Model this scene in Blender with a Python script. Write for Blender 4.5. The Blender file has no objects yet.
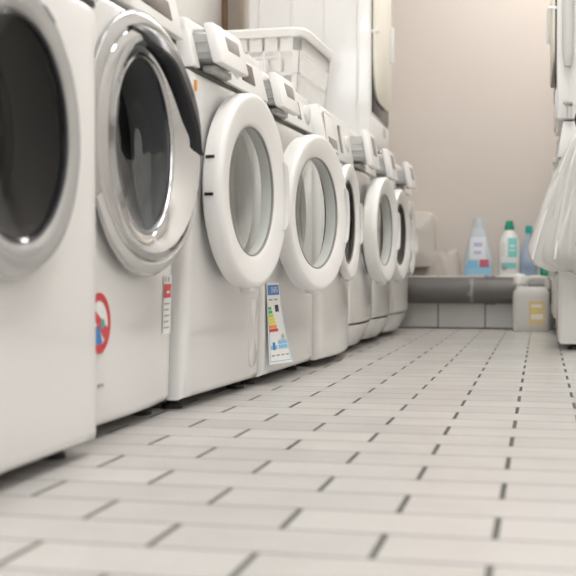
import bpy, bmesh, math, random
from mathutils import Vector, Matrix
random.seed(7)
PI = math.pi
C = bpy.context.scene.collection

# ------------------------------------------------------------------ materials
def pset(b, **k):
    for n, v in k.items():
        n = n.replace('_', ' ')
        if n in b.inputs:
            b.inputs[n].default_value = v

def mat(name, col, rough=.4, metal=0., noise=0., nscale=30., bump=0., coat=0., trans=0., sss=0.):
    m = bpy.data.materials.new(name); m.use_nodes = True
    nt = m.node_tree; b = nt.nodes['Principled BSDF']
    pset(b, Base_Color=(*col, 1), Roughness=rough, Metallic=metal)
    if coat: pset(b, Coat_Weight=coat, Coat_Roughness=.08)
    if trans: pset(b, Transmission_Weight=trans, IOR=1.3)
    if sss: pset(b, Subsurface_Weight=sss, Subsurface_Scale=.02)
    if noise or bump:
        tc = nt.nodes.new('ShaderNodeTexCoord')
        n = nt.nodes.new('ShaderNodeTexNoise'); n.inputs['Scale'].default_value = nscale
        n.inputs['Detail'].default_value = 4
        nt.links.new(tc.outputs['Object'], n.inputs['Vector'])
        if noise:
            mx = nt.nodes.new('ShaderNodeMix'); mx.data_type = 'RGBA'
            mx.inputs['A'].default_value = (*[c*(1-noise) for c in col], 1)
            mx.inputs['B'].default_value = (*[min(1, c*(1+noise)) for c in col], 1)
            nt.links.new(n.outputs['Fac'], mx.inputs['Factor'])
            nt.links.new(mx.outputs['Result'], b.inputs['Base Color'])
        if bump:
            bp = nt.nodes.new('ShaderNodeBump'); bp.inputs['Strength'].default_value = bump
            bp.inputs['Distance'].default_value = .002
            nt.links.new(n.outputs['Fac'], bp.inputs['Height'])
            nt.links.new(bp.outputs['Normal'], b.inputs['Normal'])
    return m

def pane(name, tint, rough=.02, ior=1.5, body=0., bodycol=(.8, .8, .8)):
    """thin see-through sheet: transparent + a little diffuse body + fresnel gloss"""
    m = bpy.data.materials.new(name); m.use_nodes = True
    nt = m.node_tree; nt.nodes.remove(nt.nodes['Principled BSDF'])
    out = nt.nodes['Material Output']
    t = nt.nodes.new('ShaderNodeBsdfTransparent'); t.inputs['Color'].default_value = (*tint, 1)
    g = nt.nodes.new('ShaderNodeBsdfGlossy'); g.inputs['Roughness'].default_value = rough
    lw = nt.nodes.new('ShaderNodeLayerWeight'); lw.inputs['Blend'].default_value = .5
    pw = nt.nodes.new('ShaderNodeMath'); pw.operation = 'POWER'; pw.inputs[1].default_value = 5
    f = nt.nodes.new('ShaderNodeMapRange'); f.inputs['To Min'].default_value = ((ior-1)/(ior+1))**2; f.inputs['To Max'].default_value = 1
    nt.links.new(lw.outputs['Facing'], pw.inputs[0]); nt.links.new(pw.outputs[0], f.inputs['Value'])
    s = t.outputs[0]
    if body:
        d = nt.nodes.new('ShaderNodeBsdfDiffuse'); d.inputs['Color'].default_value = (*bodycol, 1)
        tl = nt.nodes.new('ShaderNodeBsdfTranslucent'); tl.inputs['Color'].default_value = (*bodycol, 1)
        m0 = nt.nodes.new('ShaderNodeMixShader'); m0.inputs[0].default_value = .25
        nt.links.new(d.outputs[0], m0.inputs[1]); nt.links.new(tl.outputs[0], m0.inputs[2])
        m1 = nt.nodes.new('ShaderNodeMixShader'); m1.inputs[0].default_value = body
        nt.links.new(s, m1.inputs[1]); nt.links.new(m0.outputs[0], m1.inputs[2]); s = m1.outputs[0]
    mx = nt.nodes.new('ShaderNodeMixShader')
    nt.links.new(f.outputs[0], mx.inputs[0]); nt.links.new(s, mx.inputs[1]); nt.links.new(g.outputs[0], mx.inputs[2])
    nt.links.new(mx.outputs[0], out.inputs['Surface'])
    return m

def tile_mat(name, bw, rh, mortar, offx, offy, offset, c1, c2, cm, axes='XY', rough=.3, ys=1.):
    m = bpy.data.materials.new(name); m.use_nodes = True
    nt = m.node_tree; b = nt.nodes['Principled BSDF']
    tc = nt.nodes.new('ShaderNodeTexCoord')
    sx = nt.nodes.new('ShaderNodeSeparateXYZ'); cx = nt.nodes.new('ShaderNodeCombineXYZ')
    nt.links.new(tc.outputs['Object'], sx.inputs[0])
    ax = nt.nodes.new('ShaderNodeMath'); ax.operation = 'SUBTRACT'; ax.inputs[1].default_value = offx
    ay = nt.nodes.new('ShaderNodeMath'); ay.operation = 'SUBTRACT'; ay.inputs[1].default_value = offy
    nt.links.new(sx.outputs[axes[0]], ax.inputs[0]); nt.links.new(sx.outputs[axes[1]], ay.inputs[0])
    my = nt.nodes.new('ShaderNodeMath'); my.operation = 'MULTIPLY'; my.inputs[1].default_value = ys   # narrower bed joints
    nt.links.new(ay.outputs[0], my.inputs[0])
    nt.links.new(ax.outputs[0], cx.inputs[0]); nt.links.new(my.outputs[0], cx.inputs[1])
    br = nt.nodes.new('ShaderNodeTexBrick')
    br.offset = offset; br.offset_frequency = 2; br.squash = 1
    for k, v in (('Scale', 1.), ('Mortar Size', mortar), ('Mortar Smooth', .15), ('Bias', 0.), ('Brick Width', bw), ('Row Height', rh*ys)):
        br.inputs[k].default_value = v
    br.inputs['Color1'].default_value = (*c1, 1); br.inputs['Color2'].default_value = (*c2, 1)
    br.inputs['Mortar'].default_value = (*cm, 1)
    nt.links.new(cx.outputs[0], br.inputs['Vector'])
    n = nt.nodes.new('ShaderNodeTexNoise'); n.inputs['Scale'].default_value = 9; n.inputs['Detail'].default_value = 5
    nt.links.new(tc.outputs['Object'], n.inputs['Vector'])
    mr = nt.nodes.new('ShaderNodeMapRange'); mr.inputs['To Min'].default_value = .9; mr.inputs['To Max'].default_value = 1.08
    nt.links.new(n.outputs['Fac'], mr.inputs['Value'])
    mx = nt.nodes.new('ShaderNodeMix'); mx.data_type = 'RGBA'; mx.blend_type = 'MULTIPLY'; mx.inputs['Factor'].default_value = 1
    nt.links.new(br.outputs['Color'], mx.inputs['A']); nt.links.new(mr.outputs[0], mx.inputs['B'])
    nt.links.new(mx.outputs['Result'], b.inputs['Base Color'])
    rr = nt.nodes.new('ShaderNodeMapRange'); rr.inputs['To Min'].default_value = rough; rr.inputs['To Max'].default_value = .85
    nt.links.new(br.outputs['Fac'], rr.inputs['Value']); nt.links.new(rr.outputs[0], b.inputs['Roughness'])
    bp = nt.nodes.new('ShaderNodeBump'); bp.invert = True
    bp.inputs['Strength'].default_value = .5; bp.inputs['Distance'].default_value = .003
    nt.links.new(br.outputs['Fac'], bp.inputs['Height']); nt.links.new(bp.outputs['Normal'], b.inputs['Normal'])
    return m

M = {}
M['enamel']  = mat('white_enamel', (.79, .78, .765), .12, noise=.012, nscale=3, coat=.3)
M['enamel2'] = mat('warm_white_enamel', (.79, .775, .75), .15, noise=.012, nscale=3, coat=.2)
M['plastic'] = mat('white_plastic', (.83, .82, .80), .28)
M['plastic_g'] = mat('grey_white_plastic', (.70, .69, .67), .3)
M['cream']   = mat('cream_plastic', (.82, .78, .68), .35)
M['tray']    = pane('frosted_tray', (.92, .92, .92), .2, 1.4, .72, (.72, .72, .70))
M['grey']    = mat('mid_grey_plastic', (.28, .27, .25), .4)
M['lgrey']   = mat('light_grey_plastic', (.55, .54, .52), .4)
M['black']   = mat('black_plastic', (.02, .02, .022), .22)
M['gloss_black'] = mat('gloss_black', (.015, .016, .02), .08)
M['grip_black'] = mat('grip_black', (.012, .012, .016), .32)
M['navy_grey'] = mat('navy_grey_plastic', (.10, .12, .18), .4)
M['brown']   = mat('dark_brown_display', (.09, .07, .055), .3)
M['seam']    = mat('dark_seam', (.10, .095, .085), .7)
M['chrome']  = mat('chrome', (.62, .62, .62), .08, 1.)
M['satin']   = mat('satin_silver', (.50, .50, .50), .2, .9)
M['clearring'] = mat('pale_silver_plastic', (.50, .50, .495), .16, .6)
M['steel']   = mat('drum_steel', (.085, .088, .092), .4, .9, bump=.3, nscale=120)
M['gasket']  = mat('grey_rubber', (.36, .36, .34), .5)
M['gasket_l'] = mat('pale_rubber', (.62, .61, .57), .45)
M['glass']   = pane('door_glass', (.92, .94, .93))
M['clearpane'] = pane('window_pane', (.97, .98, .98), 0.02)
M['glass_mid'] = pane('smoked_glass', (.50, .52, .55), .015)
M['glass_dark'] = pane('dark_glass', (.26, .25, .25), .03, 1.3)
M['rubber']  = mat('black_rubber', (.03, .03, .03), .7)
M['laundry'] = mat('dark_laundry', (.07, .075, .085), .9, noise=.4, nscale=40, bump=.5)
M['paper']   = mat('label_paper', (.84, .84, .82), .5)
M['red']     = mat('print_red', (.62, .05, .06), .5)
M['blue']    = mat('print_blue', (.05, .22, .55), .5)
M['bluep']   = mat('print_light_blue', (.25, .55, .78), .5)
M['green']   = mat('print_green', (.08, .45, .12), .5)
M['lime']    = mat('print_lime', (.50, .68, .10), .5)
M['yellow']  = mat('print_yellow', (.88, .72, .05), .5)
M['orange']  = mat('print_orange', (.85, .32, .04), .5)
M['ink']     = mat('print_ink', (.03, .03, .03), .5)
M['inkg']    = mat('print_grey', (.38, .37, .33), .5)
M['teal']    = mat('teal_plastic', (.03, .42, .36), .35)
M['greencap'] = mat('green_plastic', (.01, .28, .16), .35)
M['aqua']    = mat('aqua_print', (.22, .62, .60), .4)
M['pvc']     = mat('grey_pvc', (.125, .118, .11), .38, noise=.06, nscale=8)
M['wall']    = mat('beige_wall', (.64, .578, .525), .8, noise=.02, nscale=2.5, bump=.12)
M['wallw']   = mat('pale_wall', (.76, .735, .70), .8, noise=.02, nscale=2.5)
M['ceil']    = mat('white_ceiling', (.85, .84, .82), .9, noise=.01, nscale=3)
M['wood']    = mat('brown_wood', (.20, .11, .05), .5, noise=.2, nscale=12)
M['board']   = mat('beige_door', (.70, .63, .55), .5, noise=.05, nscale=6)
M['basket']  = mat('white_basket_plastic', (.78, .765, .74), .35)
M['bag']     = pane('clear_white_plastic', (.95, .95, .94), .12, 1.45, .62, (.88, .87, .85))
M['softbag'] = pane('pale_film', (.97, .96, .95), .12, 1.35, .4, (.85, .80, .74))
M['boxgrey'] = mat('warm_grey_plastic', (.60, .56, .51), .4)
M['jug']     = pane('milky_plastic', (.90, .89, .87), .25, 1.35, .82, (.86, .845, .81))
M['softener'] = pane('pale_blue_plastic', (.94, .97, .99), .12, 1.35, .82, (.80, .86, .91))
M['softprint'] = mat('soft_blue', (.33, .60, .78), .35)
M['softliquid'] = mat('blue_liquid', (.30, .58, .76), .3)
M['spray']   = pane('clear_blue_plastic', (.78, .87, .96), .1, 1.35, .75, (.60, .71, .86))
M['navy']    = mat('teal_blue_liquid', (.02, .22, .36), .3)
M['lblwhite'] = mat('pale_label', (.78, .80, .84), .5)
M['lilac']   = mat('lilac_print', (.48, .47, .66), .5)
M['pinkred'] = mat('berry_print', (.50, .10, .16), .5)
M['tanlabel'] = mat('tan_label', (.72, .56, .30), .5)
M['hose']    = mat('grey_hose', (.55, .54, .52), .45)
M['floor'] = tile_mat('white_clinker_tiles', .238, .1125, .0042, -.048, 1.533-.05625-.1125*41, .5,
                      (.565, .545, .52), (.515, .497, .475), (.085, .088, .077), 'XY', .27, 2.)
M['walltile'] = tile_mat('white_wall_tiles', .24, .128, .003, -.279-.24*10, .002, 0.,
                      (.80, .78, .75), (.77, .75, .72), (.10, .085, .07), 'XZ', .25)
def emit(name, col, s):
    m = bpy.data.materials.new(name); m.use_nodes = True
    b = m.node_tree.nodes['Principled BSDF']
    pset(b, Base_Color=(.9, .9, .9, 1), Emission_Color=(*col, 1), Emission_Strength=s)
    return m
M['lamp'] = emit('fluorescent_diffuser', (1., .985, .97), 14.)

# ------------------------------------------------------------------ builders
def link(name, bm, m, parent=None, loc=(0, 0, 0), rot=None, smooth=40):
    bmesh.ops.recalc_face_normals(bm, faces=bm.faces)
    me = bpy.data.meshes.new(name); bm.to_mesh(me); bm.free()
    me.materials.append(M[m] if isinstance(m, str) else m)
    if smooth:
        for p in me.polygons: p.use_smooth = True
        me.set_sharp_from_angle(angle=math.radians(smooth))
    o = bpy.data.objects.new(name, me); C.objects.link(o)
    o.location = loc
    if rot: o.rotation_euler = rot
    o.parent = parent
    return o

def tag(o, label=None, cat=None, group=None, kind=None):
    if label: o['label'] = label
    if cat: o['category'] = cat
    if group: o['group'] = group
    if kind: o['kind'] = kind
    return o

def thing(name, label, cat, loc=(0, 0, 0), rz=0, group=None):
    o = bpy.data.objects.new(name, None); C.objects.link(o)
    o.location = loc; o.rotation_euler = (0, 0, rz); o.empty_display_size = .1
    return tag(o, label, cat, group)

def add_box(bm, x0, x1, y0, y1, z0, z1, bev=.003, slant=0., seg=2, both=False):
    """box; slant moves the top of the +x face by that much"""
    t = bmesh.new(); sb = slant if both else 0.
    vs = [t.verts.new(v) for v in ((x0,y0,z0),(x1,y0,z0),(x1,y1,z0),(x0,y1,z0),(x0+sb,y0,z1),(x1+slant,y0,z1),(x1+slant,y1,z1),(x0+sb,y1,z1))]
    for f in ((0,3,2,1),(4,5,6,7),(0,1,5,4),(1,2,6,5),(2,3,7,6),(3,0,4,7)): t.faces.new([vs[i] for i in f])
    if bev:
        bev = min(bev, .45*min(abs(x1-x0), abs(y1-y0), abs(z1-z0)))
        bmesh.ops.bevel(t, geom=list(t.edges), offset=bev, segments=seg, profile=.5, affect='EDGES')
    me = bpy.data.meshes.new('tmp'); t.to_mesh(me); t.free(); bm.from_mesh(me); bpy.data.meshes.remove(me)

def box(name, m, parent, *a, **k):
    bm = bmesh.new(); add_box(bm, *a, **k); return link(name, bm, m, parent)

def add_loft(bm, loops, cap0=True, cap1=True, closed=True):
    rows = [[bm.verts.new(p) for p in L] for L in loops]
    n = len(rows[0])
    for a, b in zip(rows, rows[1:]):
        for i in range(n if closed else n-1):
            j = (i+1) % n
            bm.faces.new((a[i], a[j], b[j], b[i]))
    for on, r, L in ((cap0, rows[0], loops[0]), (cap1, rows[-1], loops[-1])):
        if on:
            c = bm.verts.new(sum((Vector(p) for p in L), Vector())/n)
            for i in range(n): bm.faces.new((r[i], r[(i+1) % n], c))

def lathe(profile, axis='x', n=72, cen=(0, 0, 0), a0=0, a1=2*PI):
    """profile: list of (along, radius)"""
    full = abs(a1-a0-2*PI) < 1e-6
    loops = []
    for s, r in profile:
        L = []
        for i in range(n if full else n+1):
            t = a0+(a1-a0)*i/n
            u, v = max(r, 1e-5)*math.cos(t), max(r, 1e-5)*math.sin(t)
            L.append((cen[0]+s, cen[1]+u, cen[2]+v) if axis == 'x' else (cen[0]+u, cen[1]+v, cen[2]+s) if axis == 'z' else (cen[0]+u, cen[1]+s, cen[2]+v))
        loops.append(L)
    return loops, full

def add_lathe(bm, profile, axis='x', n=72, cen=(0, 0, 0), cap0=False, cap1=False, a0=0, a1=2*PI):
    L, full = lathe(profile, axis, n, cen, a0, a1)
    add_loft(bm, L, cap0, cap1, full)

def add_tube(bm, pts, r, n=10, caps=True, flat=1.):
    pts = [Vector(p) for p in pts]; loops = []
    ref = Vector((0, 0, 1))
    if abs((pts[-1]-pts[0]).normalized().dot(ref)) > .9: ref = Vector((0, 1, 0))
    for i, p in enumerate(pts):
        d = (pts[min(i+1, len(pts)-1)]-pts[max(i-1, 0)]).normalized()
        a = d.cross(ref) if i == 0 else prev-d*prev.dot(d)
        if a.length < 1e-4: a = d.cross(Vector((1, 0, 0)))
        a.normalize(); prev = a; b = a.cross(d).normalized()
        rr = r[i] if isinstance(r, (list, tuple)) else r
        loops.append([tuple(p+a*rr*math.cos(2*PI*k/n)+b*rr*flat*math.sin(2*PI*k/n)) for k in range(n)])
    add_loft(bm, loops, caps, caps)

def sup(hw, hd, e, n=48):
    out = []
    for i in range(n):
        t = 2*PI*i/n; c, s = math.cos(t), math.sin(t)
        out.append((hw*math.copysign(abs(c)**(2/e), c), hd*math.copysign(abs(s)**(2/e), s)))
    return out

def add_bottle(bm, prof, n=48, cap0=True, cap1=True):
    """prof rows: z, half width, half depth, exponent, (x shift)"""
    loops = []
    for p in prof:
        dx = p[4] if len(p) > 4 else 0
        loops.append([(x+dx, y, p[0]) for x, y in sup(p[1], p[2], p[3], n)])
    add_loft(bm, loops, cap0, cap1)

def text_mesh(name, s, size, m, parent, loc, rot):
    cu = bpy.data.curves.new(name+'_curve', 'FONT'); cu.body = s; cu.size = size; cu.align_x = 'CENTER'; cu.align_y = 'CENTER'
    t = bpy.data.objects.new(name+'_tmp', cu); C.objects.link(t)
    dg = bpy.context.evaluated_depsgraph_get()
    me = bpy.data.meshes.new_from_object(t.evaluated_get(dg))
    bpy.data.objects.remove(t); bpy.data.curves.remove(cu)
    me.materials.clear(); me.materials.append(M[m])
    me.name = name
    o = bpy.data.objects.new(name, me); C.objects.link(o); o.parent = parent; o.location = loc; o.rotation_euler = rot
    return o

# ------------------------------------------------------------------ room
XL, XR, YB, YF, ZC = -1.32, .78, 6.07, -1.9, 2.5
LEDGE = 5.92
def struct(name, m, *a, **k):
    o = box(name, m, None, *a, **k); o['kind'] = 'structure'; return o
struct('floor', 'floor', XL-.1, XR+.1, YF-.1, YB+.1, -.1, 0, bev=0)
struct('ceiling', 'ceil', XL-.1, XR+.1, YF-.1, YB+.1, ZC, ZC+.1, bev=0)
struct('wall_left', 'wallw', XL-.1, XL, YF-.1, YB+.1, 0, ZC, bev=0)
struct('wall_right', 'wallw', XR, XR+.1, YF-.1, YB+.1, 0, ZC, bev=0)
struct('wall_back', 'wall', XL, XR, YB, YB+.1, 0, ZC, bev=0)
b = bmesh.new()
WX0, WX1, WZ0, WZ1 = -.95, .55, .85, 2.2
for a in ((XL, WX0, 0, ZC), (WX1, XR, 0, ZC), (WX0, WX1, 0, WZ0), (WX0, WX1, WZ1, ZC)):
    add_box(b, a[0], a[1], YF-.1, YF, a[2], a[3], 0)
o = link('wall_front', b, 'wallw', None); o['kind'] = 'structure'
b = bmesh.new()
for a in ((WX0, WX0+.05, WZ0, WZ1), (WX1-.05, WX1, WZ0, WZ1), (WX0, WX1, WZ0, WZ0+.05), (WX0, WX1, WZ1-.05, WZ1), (-.23, -.17, WZ0, WZ1)):
    add_box(b, a[0], a[1], YF-.08, YF-.02, a[2], a[3], .004)
o = link('window_1', b, 'plastic', None); o['kind'] = 'structure'  # unseen window, inferred from door highlights, added for frontal light
b = bmesh.new(); add_box(b, WX0+.04, WX1-.04, YF-.055, YF-.05, WZ0+.04, WZ1-.04, 0)
link('pane', b, 'clearpane', o)
# tiled plinth along the back wall: the low ledge the bottles stand on
struct('baseboard_back', 'walltile', XL, XR, LEDGE, YB, 0, .27, bev=.003)
# plain door and frame in the left wall behind the row
struct('door_1', 'board', XL, XL+.015, 4.675, 5.19, 0, 2.02, bev=.003)
struct('trim_1', 'wood', XL, XL+.022, 4.652, 4.675, 0, 2.06, bev=.003)
struct('trim_2', 'wood', XL, XL+.022, 5.19, 5.213, 0, 2.06, bev=.003)
struct('trim_3', 'wood', XL, XL+.022, 4.675, 5.19, 2.02, 2.06, bev=.003)

def ceiling_light(y, which):
    t = thing('ceiling_light', 'long white fluorescent ceiling light over the ' + which, 'ceiling light', (.0, y, ZC), 0, 'fluorescent ceiling lights')
    box('housing', 'plastic', t, -.17, .17, -.65, .65, -.05, 0, bev=.006)
    box('diffuser', 'lamp', t, -.155, .155, -.635, .635, -.075, -.05, bev=.01)
ceiling_light(-.6, 'doorway end of the aisle')
ceiling_light(1.5, 'nearest machines')
ceiling_light(3.3, 'middle of the row')
ceiling_light(5.2, 'far end of the row')

# ------------------------------------------------------------------ washing machines
ROW = 'front-loading washing machines in the left row'
def rect_angles(hw, z0, z1, zc, n=72):
    A = [2*PI*i/n for i in range(n)]
    for y, z in ((hw, z0), (hw, z1), (-hw, z0), (-hw, z1)):
        a = math.atan2(z-zc, y) % (2*PI)
        k = min(range(n), key=lambda i: min(abs(A[i]-a), 2*PI-abs(A[i]-a)))
        A[k] = a
    return A

def cabinet_mesh(hw, z0, z1, zc, rh, depth, bow, r=.018, lean=0., slant_near=0.):
    bm = bmesh.new()
    A = rect_angles(hw, z0, z1, zc)
    P = []
    for a in A:
        c, s = math.cos(a), math.sin(a)
        t = 9e9
        if abs(c) > 1e-9: t = min(t, hw/abs(c))
        if s > 1e-9: t = min(t, (z1-zc)/s)
        if s < -1e-9: t = min(t, (z0-zc)/s)
        P.append((c*t, zc+s*t))
    def fx(y, z): return bow*(1-(y/hw)**2)+lean*(z-.5)
    def inset(p, d):
        return (max(-hw+d, min(hw-d, p[0])), max(z0+d, min(z1-d, p[1])))
    loops = [[(-.03, rh*.97*math.cos(a), zc+rh*.97*math.sin(a)) for a in A]]
    inn = [(rh*math.cos(a), zc+rh*math.sin(a)) for a in A]
    out = [inset(p, r) for p in P]
    for k in range(7):
        u = k/6
        loops.append([(fx(a[0]+(b[0]-a[0])*u, a[1]+(b[1]-a[1])*u), a[0]+(b[0]-a[0])*u, a[1]+(b[1]-a[1])*u) for a, b in zip(inn, out)])
    for k in range(1, 6):
        t = k/5*PI/2
        L = []
        for p in P:
            q = inset(p, r*(1-math.sin(t)))
            L.append((fx(q[0], q[1])-r*(1-math.cos(t)), q[0], q[1]))
        loops.append(L)
    loops.append([(-depth+.005, p[0], p[1]) for p in P])
    loops.append([(-depth, *inset(p, .005)) for p in P])
    add_loft(bm, loops, False, True)
    return bm

def machine(name_label, X, Y0, Y1, rz=0., H=.85, depth=.58, zseam=.716, bow=0., lean=0., z0=.022, zc=.47,
            R=.225, rin=.15, door='white', ajar=0., drawer=None, drawer_w=.30, plinth=False, body='enamel', protr=.05,
            gasket='gasket', glass='glass', display='grey', dispx=(.08, .19), group=ROW, dark_inside=False, handle_far=True, laundry=False, drum_deep=.06, fascia=0., clips=False):
    yc = (Y0+Y1)/2; hw = (Y1-Y0)/2-.003
    t = thing('washing_machine', name_label, 'washing machine', (X, yc, 0), rz, group)
    rh = rin+.012
    zb = .104 if plinth else z0
    ztop = zseam
    link('cabinet', cabinet_mesh(hw, zb, ztop-.004, zc, rh, depth, bow, lean=lean), body, t, smooth=50)
    # dark joint between the cabinet and the control panel
    box('panel_joint', 'seam', t, -depth+.01, -.004+lean*.2, -hw+.004, hw-.004, ztop-.008, ztop+.001, bev=0)
    xf = lean*.22+.006
    sl = -.022
    b = bmesh.new()
    if drawer is not None:
        dy0, dy1 = -hw+.034, -hw+.034+drawer_w
        add_box(b, -depth, xf, -hw, dy0, ztop, H-.012, .004, sl)
        add_box(b, -depth, xf+bow*.6+fascia, dy1, hw, ztop+(.008 if fascia else 0), H-.012, .004, sl)
        add_box(b, -depth, xf+sl*.85, -hw, hw, H-.03, H, .005, -.004)
        add_box(b, -depth, -.30, -hw+.01, hw-.01, ztop, H-.02, .002)
    else:
        add_box(b, -depth, xf+bow*.6, -hw, hw, ztop, H, .006, sl)
    panel = link('control_panel', b, 'plastic', t)
    mid = (ztop+H)/2-.004
    def slx(z): return xf+bow*.6+fascia+sl*(z-ztop)/(H-ztop)
    def slab(nm, m, par, ya, yb, za, zb_, th=.004, off=0., bev=.002):
        bm = bmesh.new()
        x0 = slx(za)+off
        add_box(bm, x0-.012, x0+th, ya, yb, za, zb_, bev, slx(zb_)-slx(za))
        return link(nm, bm, m, par)
    slab('display', display, panel, dispx[0], dispx[1], ztop+.026, H-.030, .002)
    # program knob
    kb = bmesh.new(); ky = (dispx[1]+hw)/2+.005 if dispx[1] < .17 else dispx[0]-.045
    kr = min(.026, abs(hw-ky)-.006) if ky > 0 else .024
    add_lathe(kb, [(slx(mid)-.005, kr+.004), (slx(mid)+.004, kr+.004), (slx(mid)+.006, kr), (slx(mid)+.008, kr*.92), (slx(mid)+.009, kr*.8), (slx(mid)+.009, 0)], 'x', 32, (0, ky, mid))
    link('program_knob', kb, 'plastic_g', panel)
    # detergent drawer
    if drawer is not None:
        e = drawer
        d = bmesh.new()
        # tray with an open top: floor, sides, dividers
        tz0, tz1 = ztop+.022, H-.030
        x0, x1 = -.22+e, e-.004
        add_box(d, x0, x1, dy0+.008, dy1-.008, tz0, tz0+.006, .002)
        for yy in (dy0+.008, dy1-.014, dy0+.06, dy0+.11):
            add_box(d, x0, x1, yy, yy+.006, tz0, tz1-(.0 if yy in (dy0+.008, dy1-.014) else .015), .002)
        add_box(d, x0, x0+.006, dy0+.008, dy1-.008, tz0, tz1, .002)
        for k in range(3):   # moulded ribs on the near side of the tray
            add_box(d, x0, x1, dy0+.004, dy0+.009, tz0+.012+.022*k, tz0+.018+.022*k, .001)
        tray = link('drawer_tray', d, 'tray', t)
        gp = bmesh.new(); add_box(gp, xf-.014, xf+e*.3, dy0+.05, dy1-.01, ztop+.003, ztop+.017, .002)  # grey plate put in for the shaded strip beneath the pulled drawer
        link('drawer_shade_plate', gp, 'lgrey', t)
        fr = bmesh.new(); add_box(fr, xf+e-.012, xf+e+.012, dy0-.004, dy1+.002, ztop+(.004 if plinth else .010), H-.008, .006, sl, both=True)
        front = link('drawer_front', fr, 'plastic', tray)
        hb = bmesh.new(); za, zb2 = ztop+.042, H-.024
        xx = xf+e+.012+sl*(za-ztop)/(H-ztop)
        add_box(hb, xx-.02, xx+.0012, dy0+.055, dy0+.145, za, zb2, .006, sl*(zb2-za)/(H-ztop), both=True)
        link('drawer_handle', hb, 'grey', tray)
    else:
        fr = slab('drawer_front', 'plastic', t, -hw+.02, -hw+.22, ztop+.012, H-.02, .006)
        slab('drawer_handle', 'grey', fr, -hw+.05, -hw+.19, ztop+.022, ztop+.052, .0075)
    # plinth / feet
    if plinth:
        L = []
        for (z, back) in ((.02, .045), (.045, .028), (.09, .006), (.1, .004)):
            row = []
            for k in range(13):
                y = -hw+.004+2*(hw-.004)*k/12
                row.append((bow*(1-(y/hw)**2)-back-.004-.01*abs(y/hw)**6, y, z))
            row += [(-depth+.03, hw-.004, z), (-depth+.03, -hw+.004, z)]
            L.append(row)
        pb = bmesh.new(); add_loft(pb, L, True, True)
        pl = link('plinth', pb, body, t)
        s = bmesh.new(); add_box(s, -depth+.02, -.012, -hw+.006, hw-.006, .097, .108, 0); link('plinth_joint', s, 'seam', t)
    for sx in (-.06-(.03 if plinth else 0), -depth+.06):
        for sy in (-hw+.05, hw-.05):
            f = bmesh.new(); add_lathe(f, [(0, .022), (.008, .022), (.012, .012), (.03, .012)], 'z', 20, (sx, sy, 0), True, True)
            link('foot', f, 'rubber', t)
    # gasket and drum
    g = bmesh.new()
    add_lathe(g, [(-.012, rh*1.0), (.006+bow*.6, rh*.985), (.008+bow*.6, rh*.95), (-.01, rh*.92), (-.03, rh*.93), (-drum_deep, rh*.94)], 'x', 72, (0, 0, zc))
    link('gasket', g, gasket, t)
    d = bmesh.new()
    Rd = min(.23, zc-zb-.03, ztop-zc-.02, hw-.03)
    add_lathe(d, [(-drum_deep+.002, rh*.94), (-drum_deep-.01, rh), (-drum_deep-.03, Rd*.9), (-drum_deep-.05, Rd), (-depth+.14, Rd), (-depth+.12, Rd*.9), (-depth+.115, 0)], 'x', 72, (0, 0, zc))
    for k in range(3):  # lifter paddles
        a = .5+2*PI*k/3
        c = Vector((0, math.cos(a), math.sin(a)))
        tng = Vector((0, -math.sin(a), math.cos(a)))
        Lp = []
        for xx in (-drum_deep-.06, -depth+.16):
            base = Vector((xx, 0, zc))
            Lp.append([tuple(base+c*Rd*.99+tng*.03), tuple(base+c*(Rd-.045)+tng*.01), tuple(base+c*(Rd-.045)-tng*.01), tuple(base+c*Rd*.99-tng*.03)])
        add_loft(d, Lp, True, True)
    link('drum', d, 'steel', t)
    if laundry:
        lb = bmesh.new()
        rnd = random.Random(3)
        nn = 40; loops = []
        for i in range(9):
            u = i/8; L = []
            for k in range(nn):
                a = 2*PI*k/nn
                rr = Rd*(.93-.06*u)*(1+.05*math.sin(5*a+i)+.03*rnd.uniform(-1, 1))
                yy = rr*math.cos(a)*(.92); zz = rr*math.sin(a)*.9
                fold = .02*math.sin(9*a+2*u*6)+.015*math.sin(17*a+i)
                L.append((-drum_deep-.05-.16*(1-math.sqrt(max(0, 1-(1-u)**2)))-.02+fold*(u), yy*(1-u*.98), zc-.02+zz*(1-u*.98)))
            loops.append(L)
        add_loft(lb, loops, False, True)
        link('laundry', lb, 'laundry', t, smooth=180)
    # door: hinge on the near side, so its far side swings out
    hx = bow+.004
    dr = None
    def prof_obj(nm, prof, m, par, n=80):
        bm = bmesh.new(); add_lathe(bm, prof, 'x', n, (0, R, 0)); return link(nm, bm, m, par)
    p = protr
    if door == 'white':
        dr = prof_obj('door', [(.006, rin+.004), (.0, R*.80), (.0, R*.93), (.008, R*.985), (p*.5, R), (p*.80, R*.998), (p*.94, R*.985), (p, R*.96),
                               (p, R*.93), (p-.004, R*.84), (p-.008, rin+.012), (p-.011, rin+.003), (p-.014, rin), (p-.022, rin-.001), (.006, rin+.004)], 'plastic', t)
        prof_obj('door_seal', [(-.006, R*.82), (-.006, R*.88), (.001, R*.90), (.001, R*.80)], 'rubber', dr)
        prof_obj('glass_rim', [(p-.012, rin+.001), (p-.011, rin-.001), (p-.013, rin-.003), (p-.017, rin-.003)], 'grey', dr)
        prof_obj('door_glass', [(p-.014, rin-.002), (p-.018, rin*.95), (p-.024, rin*.82), (p-.030, rin*.6), (p-.034, rin*.3), (p-.035, 0)], glass, dr)
        # finger grip on the far edge and small moulded tab under the rim
        hb = bmesh.new()
        pts = [(p+.0015, R+R*.905*math.cos(a), R*.905*math.sin(a)) for a in [(-.42+.84*i/14) for i in range(15)]]
        add_tube(hb, pts, [.004]+[.009]*13+[.004], 10, True, .45)
        link('door_handle', hb, 'plastic_g', dr)
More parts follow.
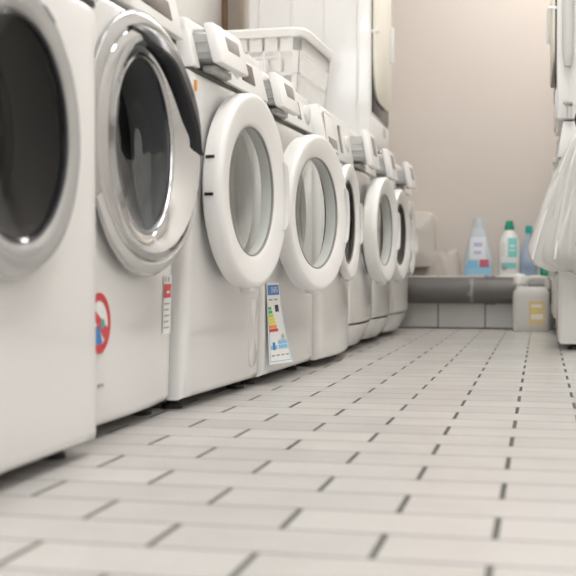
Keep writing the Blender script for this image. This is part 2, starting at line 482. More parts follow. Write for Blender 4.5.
        tb = bmesh.new(); add_box(tb, .012, p*.8, R-.02, R+.02, -R-.008, -R+.010, .005); link('tab', tb, 'plastic', dr)
        for a in ((PI-.27, PI+.09) if clips else ()):  # hinge clips on the near rim
            cb = bmesh.new(); add_box(cb, .012, .032, -.003, .006, -.0035, .0035, .001)
            o = link('clip', cb, 'black', dr)
            o.location = (0, R+R*math.cos(a), R*math.sin(a)); o.rotation_euler = (a-PI, 0, 0)
    else:
        big = door == 'chrome'
        outer = 'satin' if big else 'clearring'
        inner = 'chrome' if big else 'clearring'
        dr = prof_obj('door', [(.0, R*.86), (.0, R*.95), (.006, R*.985), (.016, R), (.026, R*.992), (.034, R*.965), (.040, R*.93), (.042, R*.90), (.036, R*.86)] if big else [(.0, R*.84), (.0, R*.95), (.003, R*.985), (.008, R), (.016, R*.985), (.022, R*.95), (.025, R*.90), (p, R*.85)], outer, t)
        prof_obj('chrome_ring', [(.036, R*.875), (.046, R*.868), (p-.002, R*.845), (p, R*.815), (p-.004, R*.79), (.020, rin+.006), (.012, rin)] if big else [(p-.001, R*.86), (p+.001, R*.85), (p+.001, R*.83), (p-.001, rin+.008), (p-.004, rin+.002), (p-.008, rin)], inner, dr)
        prof_obj('glass_rim', [(.015, rin+.002), (.016, rin-.003), (.012, rin-.006), (.006, rin-.006)] if big else [(p-.004, rin+.003), (p-.001, rin), (p-.004, rin-.004), (p-.01, rin-.005)], 'gloss_black' if not big else 'satin', dr)
        gx = .012 if big else p-.006
        prof_obj('door_glass', [(gx, rin), (gx-.004, rin*.95), (gx-.010, rin*.82), (gx-.016, rin*.6), (gx-.020, rin*.3), (gx-.021, 0)], glass, dr)
        hb = bmesh.new()
        if big:   # black grip sweeping from the top over the far side
            L = []
            for i in range(49):
                a = 2.0-2.0*i/48; u = i/48
                w = min(1., u/.22)**.7*min(1., .35+(1-u)/.05)**.5
                ro = R*(.905-.045*w); ri = ro-R*(.03+.165*w*(.45+.55*math.sin(PI*min(1, u*1.1))))
                rows = ((p-.014, ri), (p+.001, ri+.002), (p+.006, ri+.008), (p+.004, ro-.008), (p-.004, ro), (p-.02, ro), (p-.02, ri))
                L.append([(x, R+q*math.cos(a), q*math.sin(a)) for x, q in rows])
            add_loft(hb, L, True, True)
            link('door_handle', hb, 'grip_black', dr)
            # satin band with a fine woven print round the lower rim
            lb = bmesh.new(); add_lathe(lb, [(.043, R*.895), (.045, R*.90), (.041, R*.95), (.035, R*.97)], 'x', 40, (0, R, 0), a0=PI*1.15, a1=PI*1.85)
            link('lower_band', lb, 'lgrey', dr)
        else:
            pts = [(p-.002, R+R*.925*math.cos(a), R*.925*math.sin(a)) for a in [1.0+.25*i/8 for i in range(9)]]
            add_tube(hb, pts, [.003]+[.006]*7+[.003], 12, True, .5)
            link('door_handle', hb, 'navy_grey', dr)
    if door == 'chrome':   # the grip side of this door stands proud, the hinge side lies flat
        for o in [dr]+[c for c in C.objects if c.parent == dr and c.name.split('.')[0] in ('chrome_ring', 'door_handle', 'lower_band')]:
            for v in o.data.vertices:
                rr = math.hypot(v.co.y-R, v.co.z)
                f = max(0., min(1., (rr-rin)/(.78*R-rin))); f = f*f*(3-2*f)
                v.co.x *= 1+f*((.62+.62*(v.co.y-R)/R)-1)
    dr.location = (hx, -R, zc)
    dr.rotation_euler = (0, 0, -ajar)
    t['hw'] = 0; del t['hw']
    return t, hw, panel

m1, h1, _ = machine('white washing machine with dark glass and pale silver door ring, nearest the camera', -.685, 1.05, 1.705, zc=.478, R=.198, rin=.149, door='clear', glass='glass_dark', protr=.022, body='enamel')
m2, h2, p2 = machine('white washing machine with chrome door, black grip and round red sticker', -.735, 1.71, 2.25, zc=.522, R=.242, rin=.162, door='chrome', glass='glass_mid', protr=.050, display='brown', dispx=(.02, .2), zseam=.765, H=.86, laundry=True, bow=.012, lean=.03)
m3, h3, p3 = machine('white washing machine with round white door and open drawer, beside the chrome-doored machine', -.697, 2.262, 2.80, rz=-math.radians(3), zc=.474, R=.222, rin=.147, H=.82, depth=.50, ajar=math.radians(3), drawer=.038, drawer_w=.18, gasket='gasket_l', dispx=(.07, .17), lean=.03, protr=.05, drum_deep=.07, clips=True, display='brown')
m4, h4, p4 = machine('white washing machine with long energy label hanging below its round white door', -.680, 2.815, 3.365, rz=-math.radians(2.2), zc=.452, R=.215, rin=.152, H=.81, zseam=.702, ajar=math.radians(9), drawer=.03, drawer_w=.17, gasket='gasket_l', dispx=(.09, .13), protr=.055, drum_deep=.032)
m5, h5, p5 = machine('white bow-fronted washing machine with closed drawer, under the basket and beside the labelled machine', -.655, 3.39, 3.935, zc=.452, R=.188, rin=.135, H=.80, zseam=.655, bow=.022, ajar=math.radians(0), gasket='gasket', glass='glass_dark', dispx=(.02, .06), body='enamel2', protr=.03)
m6, h6, p6 = machine('white washing machine with open drawer and low plinth seam, just before the dryer stack', -.655, 3.95, 4.485, zc=.446, R=.195, rin=.132, H=.80, zseam=.662, bow=.025, ajar=math.radians(5), drawer=.06, drawer_w=.19, plinth=True, gasket='gasket_l', body='enamel2', protr=.055)
m7, h7, p7 = machine('white washing machine carrying the left-hand stacked tumble dryer', -.655, 4.49, 5.03, zc=.446, R=.19, rin=.128, H=.79, zseam=.662, bow=.025, ajar=math.radians(4), drawer=.06, drawer_w=.19, plinth=True, gasket='gasket', glass='glass_dark', body='enamel2')
m8, h8, p8 = machine('white washing machine at the far end of the left row, nearest the back wall', -.638, 5.045, 5.58, zc=.446, R=.17, rin=.118, H=.79, zseam=.662, bow=.02, ajar=0, drawer=.06, drawer_w=.19, plinth=True, gasket='gasket', body='enamel2', protr=.028)

# stickers on the chrome-doored machine
def disc(name, m, par, x, y, z, r0, r1, a0=0, a1=2*PI, n=48):
    bm = bmesh.new()
    add_loft(bm, [[(x, y+max(r0, 1e-4)*math.cos(a0+(a1-a0)*i/n), z+max(r0, 1e-4)*math.sin(a0+(a1-a0)*i/n)) for i in range(n+1)],
                  [(x, y+r1*math.cos(a0+(a1-a0)*i/n), z+r1*math.sin(a0+(a1-a0)*i/n)) for i in range(n+1)]], False, False, False)
    return link(name, bm, m, par, smooth=0)
def plate(name, m, par, x, y0, y1, z0, z1, th=.0006, lean=0.):
    return box(name, m, par, x-th, x+th*.2, y0, y1, z0, z1, bev=0, slant=lean*(z1-z0))
def skin(y, z, hw, bow, lean): return bow*(1-(y/hw)**2)+lean*(z-.5)
sy, sz = 1.812-1.97, .203
sx = skin(sy, sz, h2, .012, .03)+.0026
st = disc('round_sticker', 'paper', m2, sx, sy, sz, 0, .050); st['label'] = 'round red, white and blue sticker'
disc('red_ring', 'red', st, sx+.0006, sy, sz, .038, .052)
disc('blue_patch', 'blue', st, sx+.0006, sy, sz, 0, .037, PI*1.12, PI*1.62)
bb = bmesh.new()
add_loft(bb, [[(sx+.0009, sy-.036, sz+.018), (sx+.0009, sy+.030, sz-.034)], [(sx+.0009, sy-.028, sz+.028), (sx+.0009, sy+.040, sz-.012)]], False, False, False)
link('red_bar', bb, 'red', st, smooth=0)
disc('teal_dot', 'teal', st, sx+.001, sy+.016, sz-.002, 0, .009)
ly0, ly1 = 2.155-1.97, 2.218-1.97
def wrap(name, m, par, y0, y1, z0, z1, off):
    n = 6; L = []
    for i in range(2):
        z = (z0, z1)[i]
        L.append([(skin(y0+(y1-y0)*k/n, z, h2, .012, .03)+off, y0+(y1-y0)*k/n, z) for k in range(n+1)])
    bm = bmesh.new(); add_loft(bm, L, False, False, False)
    return link(name, bm, m, par)
lb = wrap('strip_label', 'paper', m2, ly0, ly1, .165, .283, .0016)
wrap('red_block', 'red', lb, ly0+.002, ly1-.006, .238, .266, .0022)
wrap('white_mark', 'paper', lb, ly0+.020, ly1-.018, .247, .252, .0028)
for k in range(5):
    z = .226-.012*k
    wrap('print_line', 'inkg', lb, ly0+.006, ly1-.014-.006*(k % 2), z-.0016, z+.0016, .0022)
for k in range(2):
    wrap('print_line', 'inkg', lb, ly0+.006+.024*k, ly0+.018+.024*k, .270, .280, .0022)
plate('badge', 'inkg', m2, skin(1.83-1.97, .1, h2, .012, .03)+.002, 1.815-1.97, 1.84-1.97, .092, .098)
# small orange sticker high on the third machine
plate('orange_sticker', 'orange', m3, skin(-.22, .68, h3, 0, .03)+.001, -.254, -.240, .668, .690, lean=.03)
# oval filter flap low on the third machine
fb = bmesh.new()
lo = [(.0, x, z) for x, z in sup(.036, .085, 3, 40)]
lo = [(skin(.2, .14+z, h3, 0, .03)+.0005, .205+x, .14+z) for _, x, z in lo]
add_loft(fb, [[(a[0]-.004, a[1], a[2]) for a in lo], [(a[0]+.0015, a[1], a[2]) for a in lo], [(a[0]+.0035, .205+(a[1]-.205)*.94, .14+(a[2]-.14)*.97) for a in lo]], False, True)
link('filter_flap', fb, 'enamel', m3)
plate('flap_mark', 'orange', m3, skin(.2, .24, h3, 0, .03)+.0012, .196, .206, .246, .252)

# energy label: a stiff printed sheet taped at the top, its foot curling away from the machine
def energy_label():
    t = thing('energy_label', 'tall white energy label with coloured bars on the front of a washing machine', 'label', (-.690, 2.838, 0), -math.radians(2.2))
    za, zb, w = .052, .262, .118
    def curve(z, y=.06): u = max(0., (zb-z)/(zb-za)); return .0045+(.008+.030*y/w)*u**1.4
    def sheet(nm, m, y0, y1, z0, z1, off, par, th=.0008, taper=True):
        n = 10; L = []
        for i in range(n+1):
            z = z0+(z1-z0)*i/n; xa = curve(z, y0)+off; xb = curve(z, y1)+off
            L.append([(xa, y0, z), (xb, y1, z), (xb-th, y1, z), (xa-th, y0, z)])
        bm = bmesh.new(); add_loft(bm, L, True, True)
        return link(nm, bm, m, par, smooth=60)
    s = sheet('sheet', 'paper', 0, w, za, zb, 0, t)
    for a in ((.004, .006, za+.006, zb-.05), (w-.006, w-.004, za+.006, zb-.05), (.004, w-.004, za+.006, za+.008)):
        sheet('blue_border', 'bluep', *a, .0006, t, .0002)
    hd = sheet('blue_header', 'blue', .006, w-.008, zb-.032, zb-.006, .0008, t, .0004)
    text_mesh('header_word', 'ENERG', .021, 'paper', hd, (curve(zb-.018, .066)+.0022, .066, zb-.019), (PI/2, 0, PI/2))
    for i, (c, l) in enumerate((('green', .022), ('green', .028), ('lime', .034), ('yellow', .042), ('yellow', .046), ('orange', .052), ('red', .058))):
        z = zb-.066-.0095*i
        sheet('energy_bar', c, .008, .008+l, z-.0038, z+.0038, .0007, t, .0003)
    sheet('rating_arrow', 'ink', .062, .09, zb-.076, zb-.058, .0007, t, .0003)
    for k in range(2): sheet('print_line', 'inkg', .012+.048*k, .045+.045*k, zb-.046, zb-.042, .0006, t, .0003)
    text_mesh('consumption', '196', .022, 'ink', t, (curve(zb-.142, .08)+.0042, .080, zb-.142), (PI/2, 0, PI/2))
    for a in ((.010, .048, .050), (.056, .108, .062), (.056, .108, .050)):
        sheet('pictogram', 'bluep', a[0], a[1], za+a[2]-.012, za+a[2]-.002, .0007, t, .0003)
    sheet('pictogram', 'blue', .022, .036, za+.036, za+.056, .0009, t, .0003)
    for k in range(4):
        sheet('print_line', 'inkg', .012+.026*k, .030+.026*k, za+.020, za+.024, .0006, t, .0003)
energy_label()

# ------------------------------------------------------------------ stacked tumble dryers
def dryer(label, X, Y0, Y1, z0, H, depth, flip=False):
    yc = (Y0+Y1)/2; hw = (Y1-Y0)/2
    t = thing('tumble_dryer', label, 'tumble dryer', (X, yc, z0), PI if flip else 0, 'tumble dryers stacked on washing machines')
    b = bmesh.new(); add_box(b, -depth, 0, -hw, hw, .008, H, .010, seg=3)
    s = -1 if not flip else 1
    for k in range(4):   # pressed vertical ribs of the side sheet
        x = -depth+.05+(depth-.1)*k/3
        add_box(b, x-.004, x+.004, s*(hw+.0015)-.004, s*(hw+.0015)+.001, .05, H-.04, .0015)
    link('cabinet', b, 'enamel', t)
    for fx in (-.05, -depth+.05):
        for fy in (-hw+.05, hw-.05):
            f = bmesh.new(); add_lathe(f, [(0, .02), (.01, .02)], 'z', 16, (fx, fy, 0), True, True); link('foot', f, 'rubber', t)
    g = bmesh.new(); add_box(g, -.004, .006, -hw+.035, hw-.03, .14, H-.14, .002); link('door_gap', g, 'black', t)
    # door plate with its lower edge bowed
    L = []
    for x, inset in ((.008, .010), (.016, .002), (.024, .0), (.028, .006)):
        row = []
        for i in range(40):
            a = 2*PI*i/40
        pts = sup(hw-.03-inset, (H-.30)/2-inset, 5, 56)
        for y, z in pts:
            row.append((x-.012*(y/hw)**2-.02*(abs(z)/(H/2))**4, y, H/2+.035+z))
        L.append(row)
    d = bmesh.new(); add_loft(d, L, True, True)
    dr = link('door', d, 'cream', t)
    h = bmesh.new(); add_box(h, .014, .034, -s*(hw-.07)-.012, -s*(hw-.07)+.012, H*.45, H*.62, .006); link('door_handle', h, 'plastic_g', dr)
    l = bmesh.new(); add_box(l, .0, .03, s*(hw-.035)-.006, s*(hw-.035)+.006, H*.5, H*.5+.012, .002); link('latch', l, 'plastic', dr)
    f = bmesh.new(); add_box(f, -.004, .004, -hw+.02, hw-.02, .02, .125, .003); fl = link('filter_flap', f, 'plastic', t)
    r = bmesh.new(); add_box(r, .001, .0052, hw*.25, hw*.62, .075, .115, .002); link('flap_grip', r, 'tanlabel' if False else 'lgrey', fl)
    p = bmesh.new(); add_box(p, -.004, .012, -hw+.004, hw-.004, H-.12, H-.004, .004); cp = link('control_panel', p, 'plastic', t)
    k = bmesh.new(); add_lathe(k, [(.010, .03), (.03, .026), (.032, 0)], 'x', 24, (0, 0, H-.06)); link('program_knob', k, 'lgrey', cp)
    return t
dryer('tall white tumble dryer stacked on a washing machine in the left row, behind the basket', -.662, 4.49, 5.03, .79, .91, .50)

# ------------------------------------------------------------------ laundry basket
def basket():
    x0, x1, y0, y1, H = -1.20, -.793, 3.86, 4.385, .335
    cx, cy = (x0+x1)/2, (y0+y1)/2
    t = thing('laundry_basket', 'white slatted plastic laundry basket on top of two washing machines', 'laundry basket', (cx, cy, .801), math.radians(-1.5))
    hx, hy = (x1-x0)/2-.012, (y1-y0)/2-.012
    def P(side, u, v):   # u along the side -1..1, v 0..1 up
        k = .84+.16*v
        if side == 0: return Vector((u*hx*k, -hy*k, .004+v*(H-.01)))
        if side == 1: return Vector((hx*k, u*hy*k, .004+v*(H-.01)))
        if side == 2: return Vector((-u*hx*k, hy*k, .004+v*(H-.01)))
        return Vector((-hx*k, -u*hy*k, .004+v*(H-.01)))
    N = (Vector((0, -1, 0)), Vector((1, 0, 0)), Vector((0, 1, 0)), Vector((-1, 0, 0)))
    b = bmesh.new()
    def strip(side, u0, u1, v0, v1, th=.0035):
        n = N[side]*th
        q = [P(side, u0, v0), P(side, u1, v0), P(side, u1, v1), P(side, u0, v1)]
        vs = [b.verts.new(p) for p in q]+[b.verts.new(p-n) for p in q]
        for f in ((0,1,2,3),(7,6,5,4),(0,4,5,1),(1,5,6,2),(2,6,7,3),(3,7,4,0)): b.faces.new([vs[i] for i in f])
    for side in range(4):
        nb = 6 if side in (0, 2) else 14
        rows = [(0, .10), (.30, .33), (.53, .56), (.78, 1.0)]
        for v0, v1 in rows: strip(side, -1, 1, v0, v1)
        wu = .05 if side in (0, 2) else .034
        strip(side, -1, -.86, 0, 1, .0045); strip(side, .86, 1, 0, 1, .0045)
        for k in range(1, nb):
            u = -.88+1.76*k/nb
            strip(side, u-wu/2, u+wu/2, 0, 1)
    add_box(b, -hx*.84, hx*.84, -hy*.84, hy*.84, 0, .005, .001)
    link('slatted_body', b, 'basket', t, smooth=0)
    r = bmesh.new(); L = []
    for dz, o in ((-.028, .004), (-.026, .013), (-.004, .019), (.004, .014), (.006, .004), (.0, -.006), (-.010, -.004)):
        L.append([(x, y, H-.004+dz) for x, y in sup(hx+o, hy+o, 9, 64)])
    L.append(L[0]); add_loft(r, L, False, False)
    link('rim', r, 'basket', t)
basket()

# ------------------------------------------------------------------ drain pipe along the back wall
PR = .068
t = thing('drain_pipe', 'thick dark grey drain pipe running along the tiled foot of the back wall', 'pipe', (0, LEDGE-PR-.006, .197))
b = bmesh.new(); add_lathe(b, [(XL+.005, PR), (XR-.005, PR)], 'x', 48, (0, 0, 0), True, True); link('pipe', b, 'pvc', t)
b = bmesh.new(); add_lathe(b, [(-.272, PR), (-.272, PR+.005), (-.255, PR+.0055), (-.255, PR+.001), (-.247, PR+.001), (-.247, PR+.0055), (-.225, PR+.005), (-.225, PR)], 'x', 48)
link('coupling', b, 'pvc', t)
for x in (-1.0, -.34, .45):
    b = bmesh.new(); add_lathe(b, [(x-.008, PR), (x-.008, PR+.003), (x+.008, PR+.003), (x+.008, PR)], 'x', 48)
    add_tube(b, [(x, PR+.004, 0), (x, PR+.0055, -.03)], .006, 8)
    link('clamp', b, 'grey', t)
# small wire hook hanging on the pipe
b = bmesh.new()
pts = [(-.345+.004*math.sin(k), -(PR+.0065)*math.cos(a), (PR+.0065)*math.sin(a)) for k, a in enumerate([1.2-.12*i for i in range(11)])]
last = Vector(pts[-1])
pts += [tuple(last+Vector((.010*math.sin(q), -.002, -.012*(1-math.cos(q))))) for q in [0.5*i for i in range(1, 11)]]
add_tube(b, pts, .0028, 8)
tag(link('wire_hook', b, 'satin', None, loc=(0, LEDGE-PR-.006, .197)), 'small silver wire hook hanging on the grey drain pipe', 'hook')

# ------------------------------------------------------------------ bottles on the ledge
LZ = .27
def bprof(b, prof): add_bottle(b, prof)
# big softener bottle
t = thing('softener_bottle', 'large pale blue softener bottle on the ledge, leftmost of the bottles', 'bottle', (-.318, 5.985, LZ), 0)
b = bmesh.new(); bprof(b, [(0, .068, .040, 3), (.006, .074, .045, 3), (.05, .075, .046, 3), (.11, .068, .042, 2.8), (.18, .052, .036, 2.4), (.225, .040, .03, 2.2), (.245, .030, .026, 2), (.255, .024, .024, 2)])
bo = link('bottle_body', b, 'softener', t)
b = bmesh.new(); bprof(b, [(.003, .066, .038, 3), (.008, .071, .042, 3), (.055, .0715, .042, 3)]); link('liquid', b, 'softliquid', bo)
b = bmesh.new(); add_lathe(b, [(.250, .027), (.262, .029), (.296, .025), (.300, .02), (.300, 0)], 'z', 32); link('cap', b, 'softener', t)
def blabel(nm, m, par, x0, x1, z0, z1, prof, off=.001, n=14):
    """sheet wrapped on the camera-side (-y) face of a lofted bottle"""
    def at(x, z):
        for (a, c) in zip(prof, prof[1:]):
            if a[0] <= z <= c[0]:
                u = (z-a[0])/(c[0]-a[0]); hw = a[1]+(c[1]-a[1])*u; hd = a[2]+(c[2]-a[2])*u; e = a[3]+(c[3]-a[3])*u
                break
        return -hd*max(0., 1-min(1., abs(x)/hw)**e)**(1/e)-off
    L = []
    for i in range(9):
        z = z0+(z1-z0)*i/8
        row = [(x0+(x1-x0)*k/n, at(x0+(x1-x0)*k/n, z), z) for k in range(n+1)]
        L.append(row)
    bm = bmesh.new(); add_loft(bm, L, False, False, False)
    return link(nm, bm, m, par, smooth=60)
SP = [(0, .068, .040, 3), (.006, .074, .045, 3), (.05, .075, .046, 3), (.11, .068, .042, 2.8), (.18, .052, .036, 2.4), (.225, .040, .03, 2.2)]
lab = blabel('label', 'lblwhite', t, -.042, .040, .085, .20, SP)
blabel('lilac_print', 'lilac', lab, -.020, .022, .150, .172, SP, .002)
blabel('lilac_print', 'lilac', lab, -.020, .018, .112, .128, SP, .002)
blabel('blue_foot', 'softprint', t, -.066, .066, .007, .060, SP, .0006)
blabel('berry_print', 'pinkred', t, .010, .056, .046, .084, SP, .002)
blabel('blue_print', 'bluep', t, -.052, .002, .042, .080, SP, .002)
# white cleaner with green cap
WP = [(0, .050, .034, 3.5), (.006, .054, .038, 3.5), (.10, .053, .037, 3.2), (.17, .050, .035, 2.8), (.205, .040, .030, 2.4), (.23, .024, .022, 2), (.24, .020, .02, 2)]
t = thing('cleaner_bottle', 'white cleaner bottle with green cap and aqua label on the ledge', 'bottle', (-.160, 5.985, LZ), 0)
b = bmesh.new(); bprof(b, WP); bo = link('bottle_body', b, 'plastic', t)
b = bmesh.new(); add_lathe(b, [(.236, .024), (.25, .025), (.268, .020), (.282, .018), (.284, .012), (.284, 0)], 'z', 32); link('cap', b, 'greencap', t)
lab = blabel('label', 'aqua', t, -.006, .040, .095, .195, WP)
blabel('label_print', 'plastic', lab, .004, .030, .150, .158, WP, .002); blabel('label_print', 'plastic', lab, .004, .030, .128, .134, WP, .002)
blabel('lower_print', 'aqua', t, -.040, .036, .038, .068, WP)
blabel('dark_print', 'inkg', t, -.036, -.012, .030, .050, WP, .002)
# grip hollow as a darker oval seen through the handle side
b = bmesh.new(); L = []
ov = sup(.010, .040, 2.2, 24)
L = [[(-.028+x, -.0345+.0, .135+z) for x, z in ov], [(-.028+x*.7, -.036, .135+z*.85) for x, z in ov]]
add_loft(b, L, True, True); link('grip_hollow', b, 'plastic_g', t)
# slim clear blue bottle
BP = [(0, .038, .030, 3), (.006, .043, .034, 3), (.09, .042, .033, 2.8), (.14, .033, .028, 2.4), (.19, .018, .018, 2), (.215, .014, .014, 2), (.225, .014, .014, 2)]
t = thing('cleaner_bottle', 'slim clear blue bottle with turquoise cap on the ledge, beside the green-capped one', 'bottle', (-.062, 5.995, LZ), 0)
b = bmesh.new(); bprof(b, BP); bo = link('bottle_body', b, 'spray', t)
b = bmesh.new(); bprof(b, [(.003, .035, .027, 3), (.008, .040, .031, 3), (.07, .0395, .030, 2.8)]); link('liquid', b, 'navy', bo)
b = bmesh.new(); add_lathe(b, [(.220, .018), (.232, .019), (.258, .015), (.260, 0)], 'z', 28); link('cap', b, 'teal', t)
blabel('label', 'lilac', t, .0, .034, .08, .14, BP)
# short green bottle further right
GP = [(0, .036, .028, 3), (.005, .040, .032, 3), (.07, .039, .031, 2.6), (.095, .02, .02, 2), (.105, .016, .016, 2)]
t = thing('cleaner_bottle', 'short dark green bottle on the ledge behind the canister and plastic bag', 'bottle', (.035, 5.985, LZ), 0)
b = bmesh.new(); bprof(b, GP); link('bottle_body', b, 'greencap', t)
b = bmesh.new(); add_lathe(b, [(.10, .018), (.125, .016), (.126, 0)], 'z', 24); link('cap', b, 'navy', t)
blabel('label', 'teal', t, -.028, .02, .02, .06, GP)
# crumpled film bag on the ledge left of the bottles
b = bmesh.new(); rnd = random.Random(5); L = []
for i in range(9):
    u = i/8; row = []
    for k in range(40):
        a = 2*PI*k/40
        w = .085*(1-.35*u**2)*(1+.07*math.sin(7*a+3*u)+.04*math.sin(13*a+i))
        row.append((w*math.cos(a)+.02*u, .05*(1-.5*u)*math.sin(a)*(1+.08*math.sin(9*a+i)), .125*(u**.8)+.008*math.sin(5*a+2*i)*u))
    L.append(row)
add_loft(b, L, True, True)
tag(link('film_bag', b, 'softbag', None, loc=(-.50, 5.992, LZ+.001), smooth=60), 'crumpled pale see-through film bag on the ledge, left of the bottles', 'bag')

# ------------------------------------------------------------------ canister on the floor
t = thing('canister', 'translucent milky plastic canister with white cap and tan label on the floor', 'canister', (-.046, 5.712, 0), 0)
JP = [(0, .082, .045, 5), (.006, .088, .050, 5), (.03, .089, .051, 5), (.17, .089, .051, 5), (.195, .086, .048, 4.5), (.212, .072, .040, 4), (.218, .060, .034, 4)]
b = bmesh.new(); bprof(b, JP); bo = link('canister_body', b, 'jug', t)
b = bmesh.new(); pts = []
for i in range(17):
    a = PI*i/16
    pts.append((.024-.052*math.copysign(abs(math.cos(a))**.5, math.cos(a)), 0, .208+.054*math.sin(a)**.6))
add_tube(b, pts, .013, 14, True, 1.); link('carry_handle', b, 'jug', t)
b = bmesh.new(); add_lathe(b, [(.205, .020), (.23, .020), (.232, .031), (.262, .031), (.275, .026), (.281, .014), (.282, 0)], 'z', 36, (-.055, 0, 0)); link('cap', b, 'plastic', t)
lab = blabel('label', 'tanlabel', t, -.010, .066, .03, .15, JP)
blabel('label_print', 'cream', lab, .0, .05, .118, .132, JP, .002)
blabel('label_print', 'cream', lab, .0, .056, .06, .085, JP, .002)
blabel('label_print', 'yellow', lab, -.004, .03, .095, .105, JP, .002)

# ------------------------------------------------------------------ pale box on the back wall past the last machine
t = thing('wall_box', 'pale grey rounded box on the back wall just past the last washing machine', 'box', (-.682, YB-.001, .315), 0)
b = bmesh.new(); add_loft(b, [[(x, y, .145+z) for x, z in sup(.142*s, .145*s, 7, 56)] for y, s in ((0, 1), (-.09, 1), (-.102, .985), (-.108, .93))], True, True)
bd = link('housing', b, 'boxgrey', t)
b = bmesh.new(); add_box(b, -.13, .13, -.110, -.106, .175, .178, 0); link('lid_seam', b, 'lgrey', bd)
b = bmesh.new(); add_lathe(b, [(-.112, 0), (-.112, .006), (-.106, .008)], 'y', 16, (.0, 0, .16)); link('screw', b, 'grey', bd)

# ------------------------------------------------------------------ right-hand side
# low base cabinet against the back
t = thing('base_cabinet', 'low white base cabinet with recessed toe kick at the right of the back wall', 'cabinet', (.056, 5.30, 0))
box('carcass', 'enamel', t, 0, .60, 0, .34, .082, .785, bev=.004)
box('worktop', 'plastic', t, -.006, .60, -.006, .345, .786, .81, bev=.005)
box('toe_kick', 'black', t, .06, .58, .03, .33, 0, .082, bev=.002)
b = bmesh.new(); add_box(b, -.006, -.0005, .01, .33, .10, .775, .002); dd = link('door', b, 'cream', t)
# washer and stacked dryer in the right row
machine('white washing machine at the right edge of the photo, behind the hanging plastic bag', .062, 4.36, 4.92, rz=PI, zc=.446, R=.18, rin=.125, protr=.03, plinth=False, body='enamel2', group='right-hand washing machines', depth=.58)
dryer('tall white tumble dryer at the right edge of the photo, above the hanging plastic bag', .055, 4.37, 4.92, .85, .85, .55, True)
# grey hose hanging down the side of that dryer
b = bmesh.new()
hp = [(.40, 4.5, 1.722), (.30, 4.42, 1.722), (.22, 4.37, 1.725), (.17, 4.345, 1.71), (.145, 4.338, 1.66), (.14, 4.338, 1.5)]+[(.112, 4.338, 1.5-.05*i) for i in range(1, 7)]
hp[5:] = [(.14-.046*min(1, (i+1)/5), 4.338, 1.62-.052*i) for i in range(12)]
add_tube(b, hp, [.021]*(len(hp)-2)+[.020, .013], 16, True)
tag(link('drain_hose', b, 'hose', None), 'pale grey rounded hose hanging down the side of the right-hand dryer', 'hose')
# tap valve on a short pipe between the right machines and the back
t = thing('water_tap', 'small grey water tap and pipe behind the plastic bag, beside the right-hand dryer', 'tap', (.10, 4.34, .858))
b = bmesh.new(); add_tube(b, [(0, 0, 0), (0, -.004, .04), (-.01, -.004, .055), (-.02, -.004, .06)], .009, 12); link('spout', b, 'lgrey', t)
b = bmesh.new(); add_box(b, -.014, .012, -.016, .008, .045, .057, .003); link('lever', b, 'grey', t)

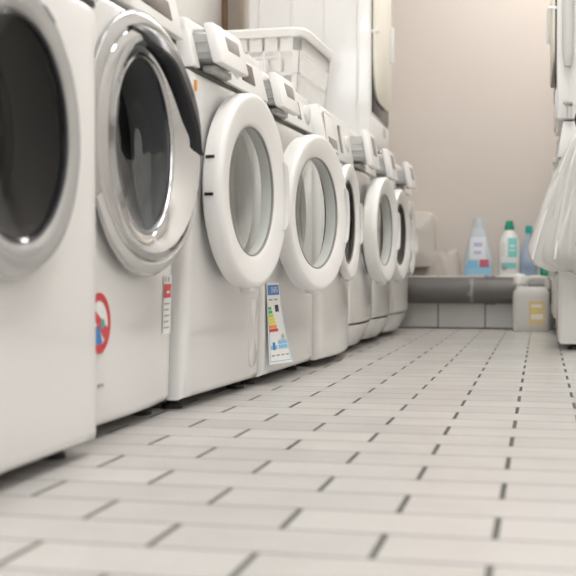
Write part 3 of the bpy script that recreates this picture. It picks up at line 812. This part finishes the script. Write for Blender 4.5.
# hanging plastic bag
def hanging_bag():
    t = thing('plastic_bag', 'crumpled clear white plastic bag hanging from a black strap at the right edge', 'bag', (.13, 4.2, .30))
    top = Vector((.155, 4.22, .80)); n = 200
    def surf(nm, top, bot, rx, ry, m, seed, zb, lean, par, nr=22, drop=0):
        rnd = random.Random(seed); ph = [rnd.uniform(0, 6) for _ in range(6)]
        L = []
        for i in range(nr+1):
            u = i/nr
            c = top.lerp(bot, u)
            g = u**.68
            if u > .84: g *= math.sqrt(max(0., 1-((u-.84)/.16)**2*.8))
            row = []
            for k in range(n):
                a = 2*PI*k/n
                pl = 1+1.35*(.12*math.sin(9*a+ph[0]+1.9*u+.8*math.sin(3*a+4*u))+.09*math.sin(17*a+ph[1]-3*u+.9*math.sin(2*a-5*u))+.06*math.sin(29*a+ph[2]+4*u)+.03*math.sin(47*a+ph[4]+9*u))*(1-.45*u)
                x = (rx*g*pl+.012)*math.cos(a); y = (ry*g*pl+.010)*math.sin(a)
                row.append((c.x+x, c.y+y, c.z+.012*math.sin(3*a+ph[3])*u+drop*u*max(0, math.cos(a))))
            L.append(row)
        bm = bmesh.new(); add_loft(bm, L, True, True)
        o = link(nm, bm, m, par, smooth=80)
        o.location = -Vector(par.location) if par.parent is None else (0, 0, 0)
        return o
    s = surf('bag_body', top, Vector((.105, 4.2, .305)), .155, .085, 'bag', 2, .3, 0, t, drop=-.05)
    surf('inner_fold', top+Vector((0, .0, -.02)), Vector((.10, 4.2, .33)), .085, .055, 'bag', 9, .33, 0, s, drop=-.03)
    b = bmesh.new()
    for (ang, w) in ((-2.75, .003), (-2.1, .0035), (-1.6, .003)):   # twisted cords gathered into the neck
        pts = []
        for i in range(14):
            u = i/13; c = top.lerp(Vector((.105, 4.2, .335)), u)
            pts.append((c.x+(.140*u**.68+.018)*math.cos(ang+.15*u), c.y+(.085*u**.75+.014)*math.sin(ang+.15*u), c.z))
        add_tube(b, pts, w, 8)
    o = link('cord', b, 'plastic', s)
    b = bmesh.new()
    pts = [(.150+.03*math.cos(a), 4.215, .835+.045*math.sin(a)) for a in [PI*1.3-PI*1.25*i/14 for i in range(15)]]
    pts += [(.195, 4.24, .86), (.21, 4.30, .868), (.215, 4.345, .868)]
    add_tube(b, pts, .009, 10, True, .5)
    o = link('strap', b, 'black', t); o.location = -Vector(t.location)
hanging_bag()

# ------------------------------------------------------------------ camera
cam = bpy.data.cameras.new('camera'); co = bpy.data.objects.new('camera', cam); C.objects.link(co)
cam.sensor_width = 36; cam.lens = 36*1140/576
co.location = (0, 0, .29)
co.rotation_euler = (PI/2-math.atan(16/1140), 0, math.atan(253/1140))
cam.clip_start = .02
cam.dof.use_dof = True; cam.dof.focus_distance = 3.0; cam.dof.aperture_fstop = 5.0
bpy.context.scene.camera = co

w = bpy.data.worlds.new('world'); bpy.context.scene.world = w; w.use_nodes = True
w.node_tree.nodes['Background'].inputs[0].default_value = (.93, .96, 1., 1)
w.node_tree.nodes['Background'].inputs[1].default_value = 5.
vs = bpy.context.scene.view_settings
vs.view_transform = 'Standard'; vs.look = 'None'; vs.gamma = 1; vs.use_curve_mapping = False
vs.exposure = .15
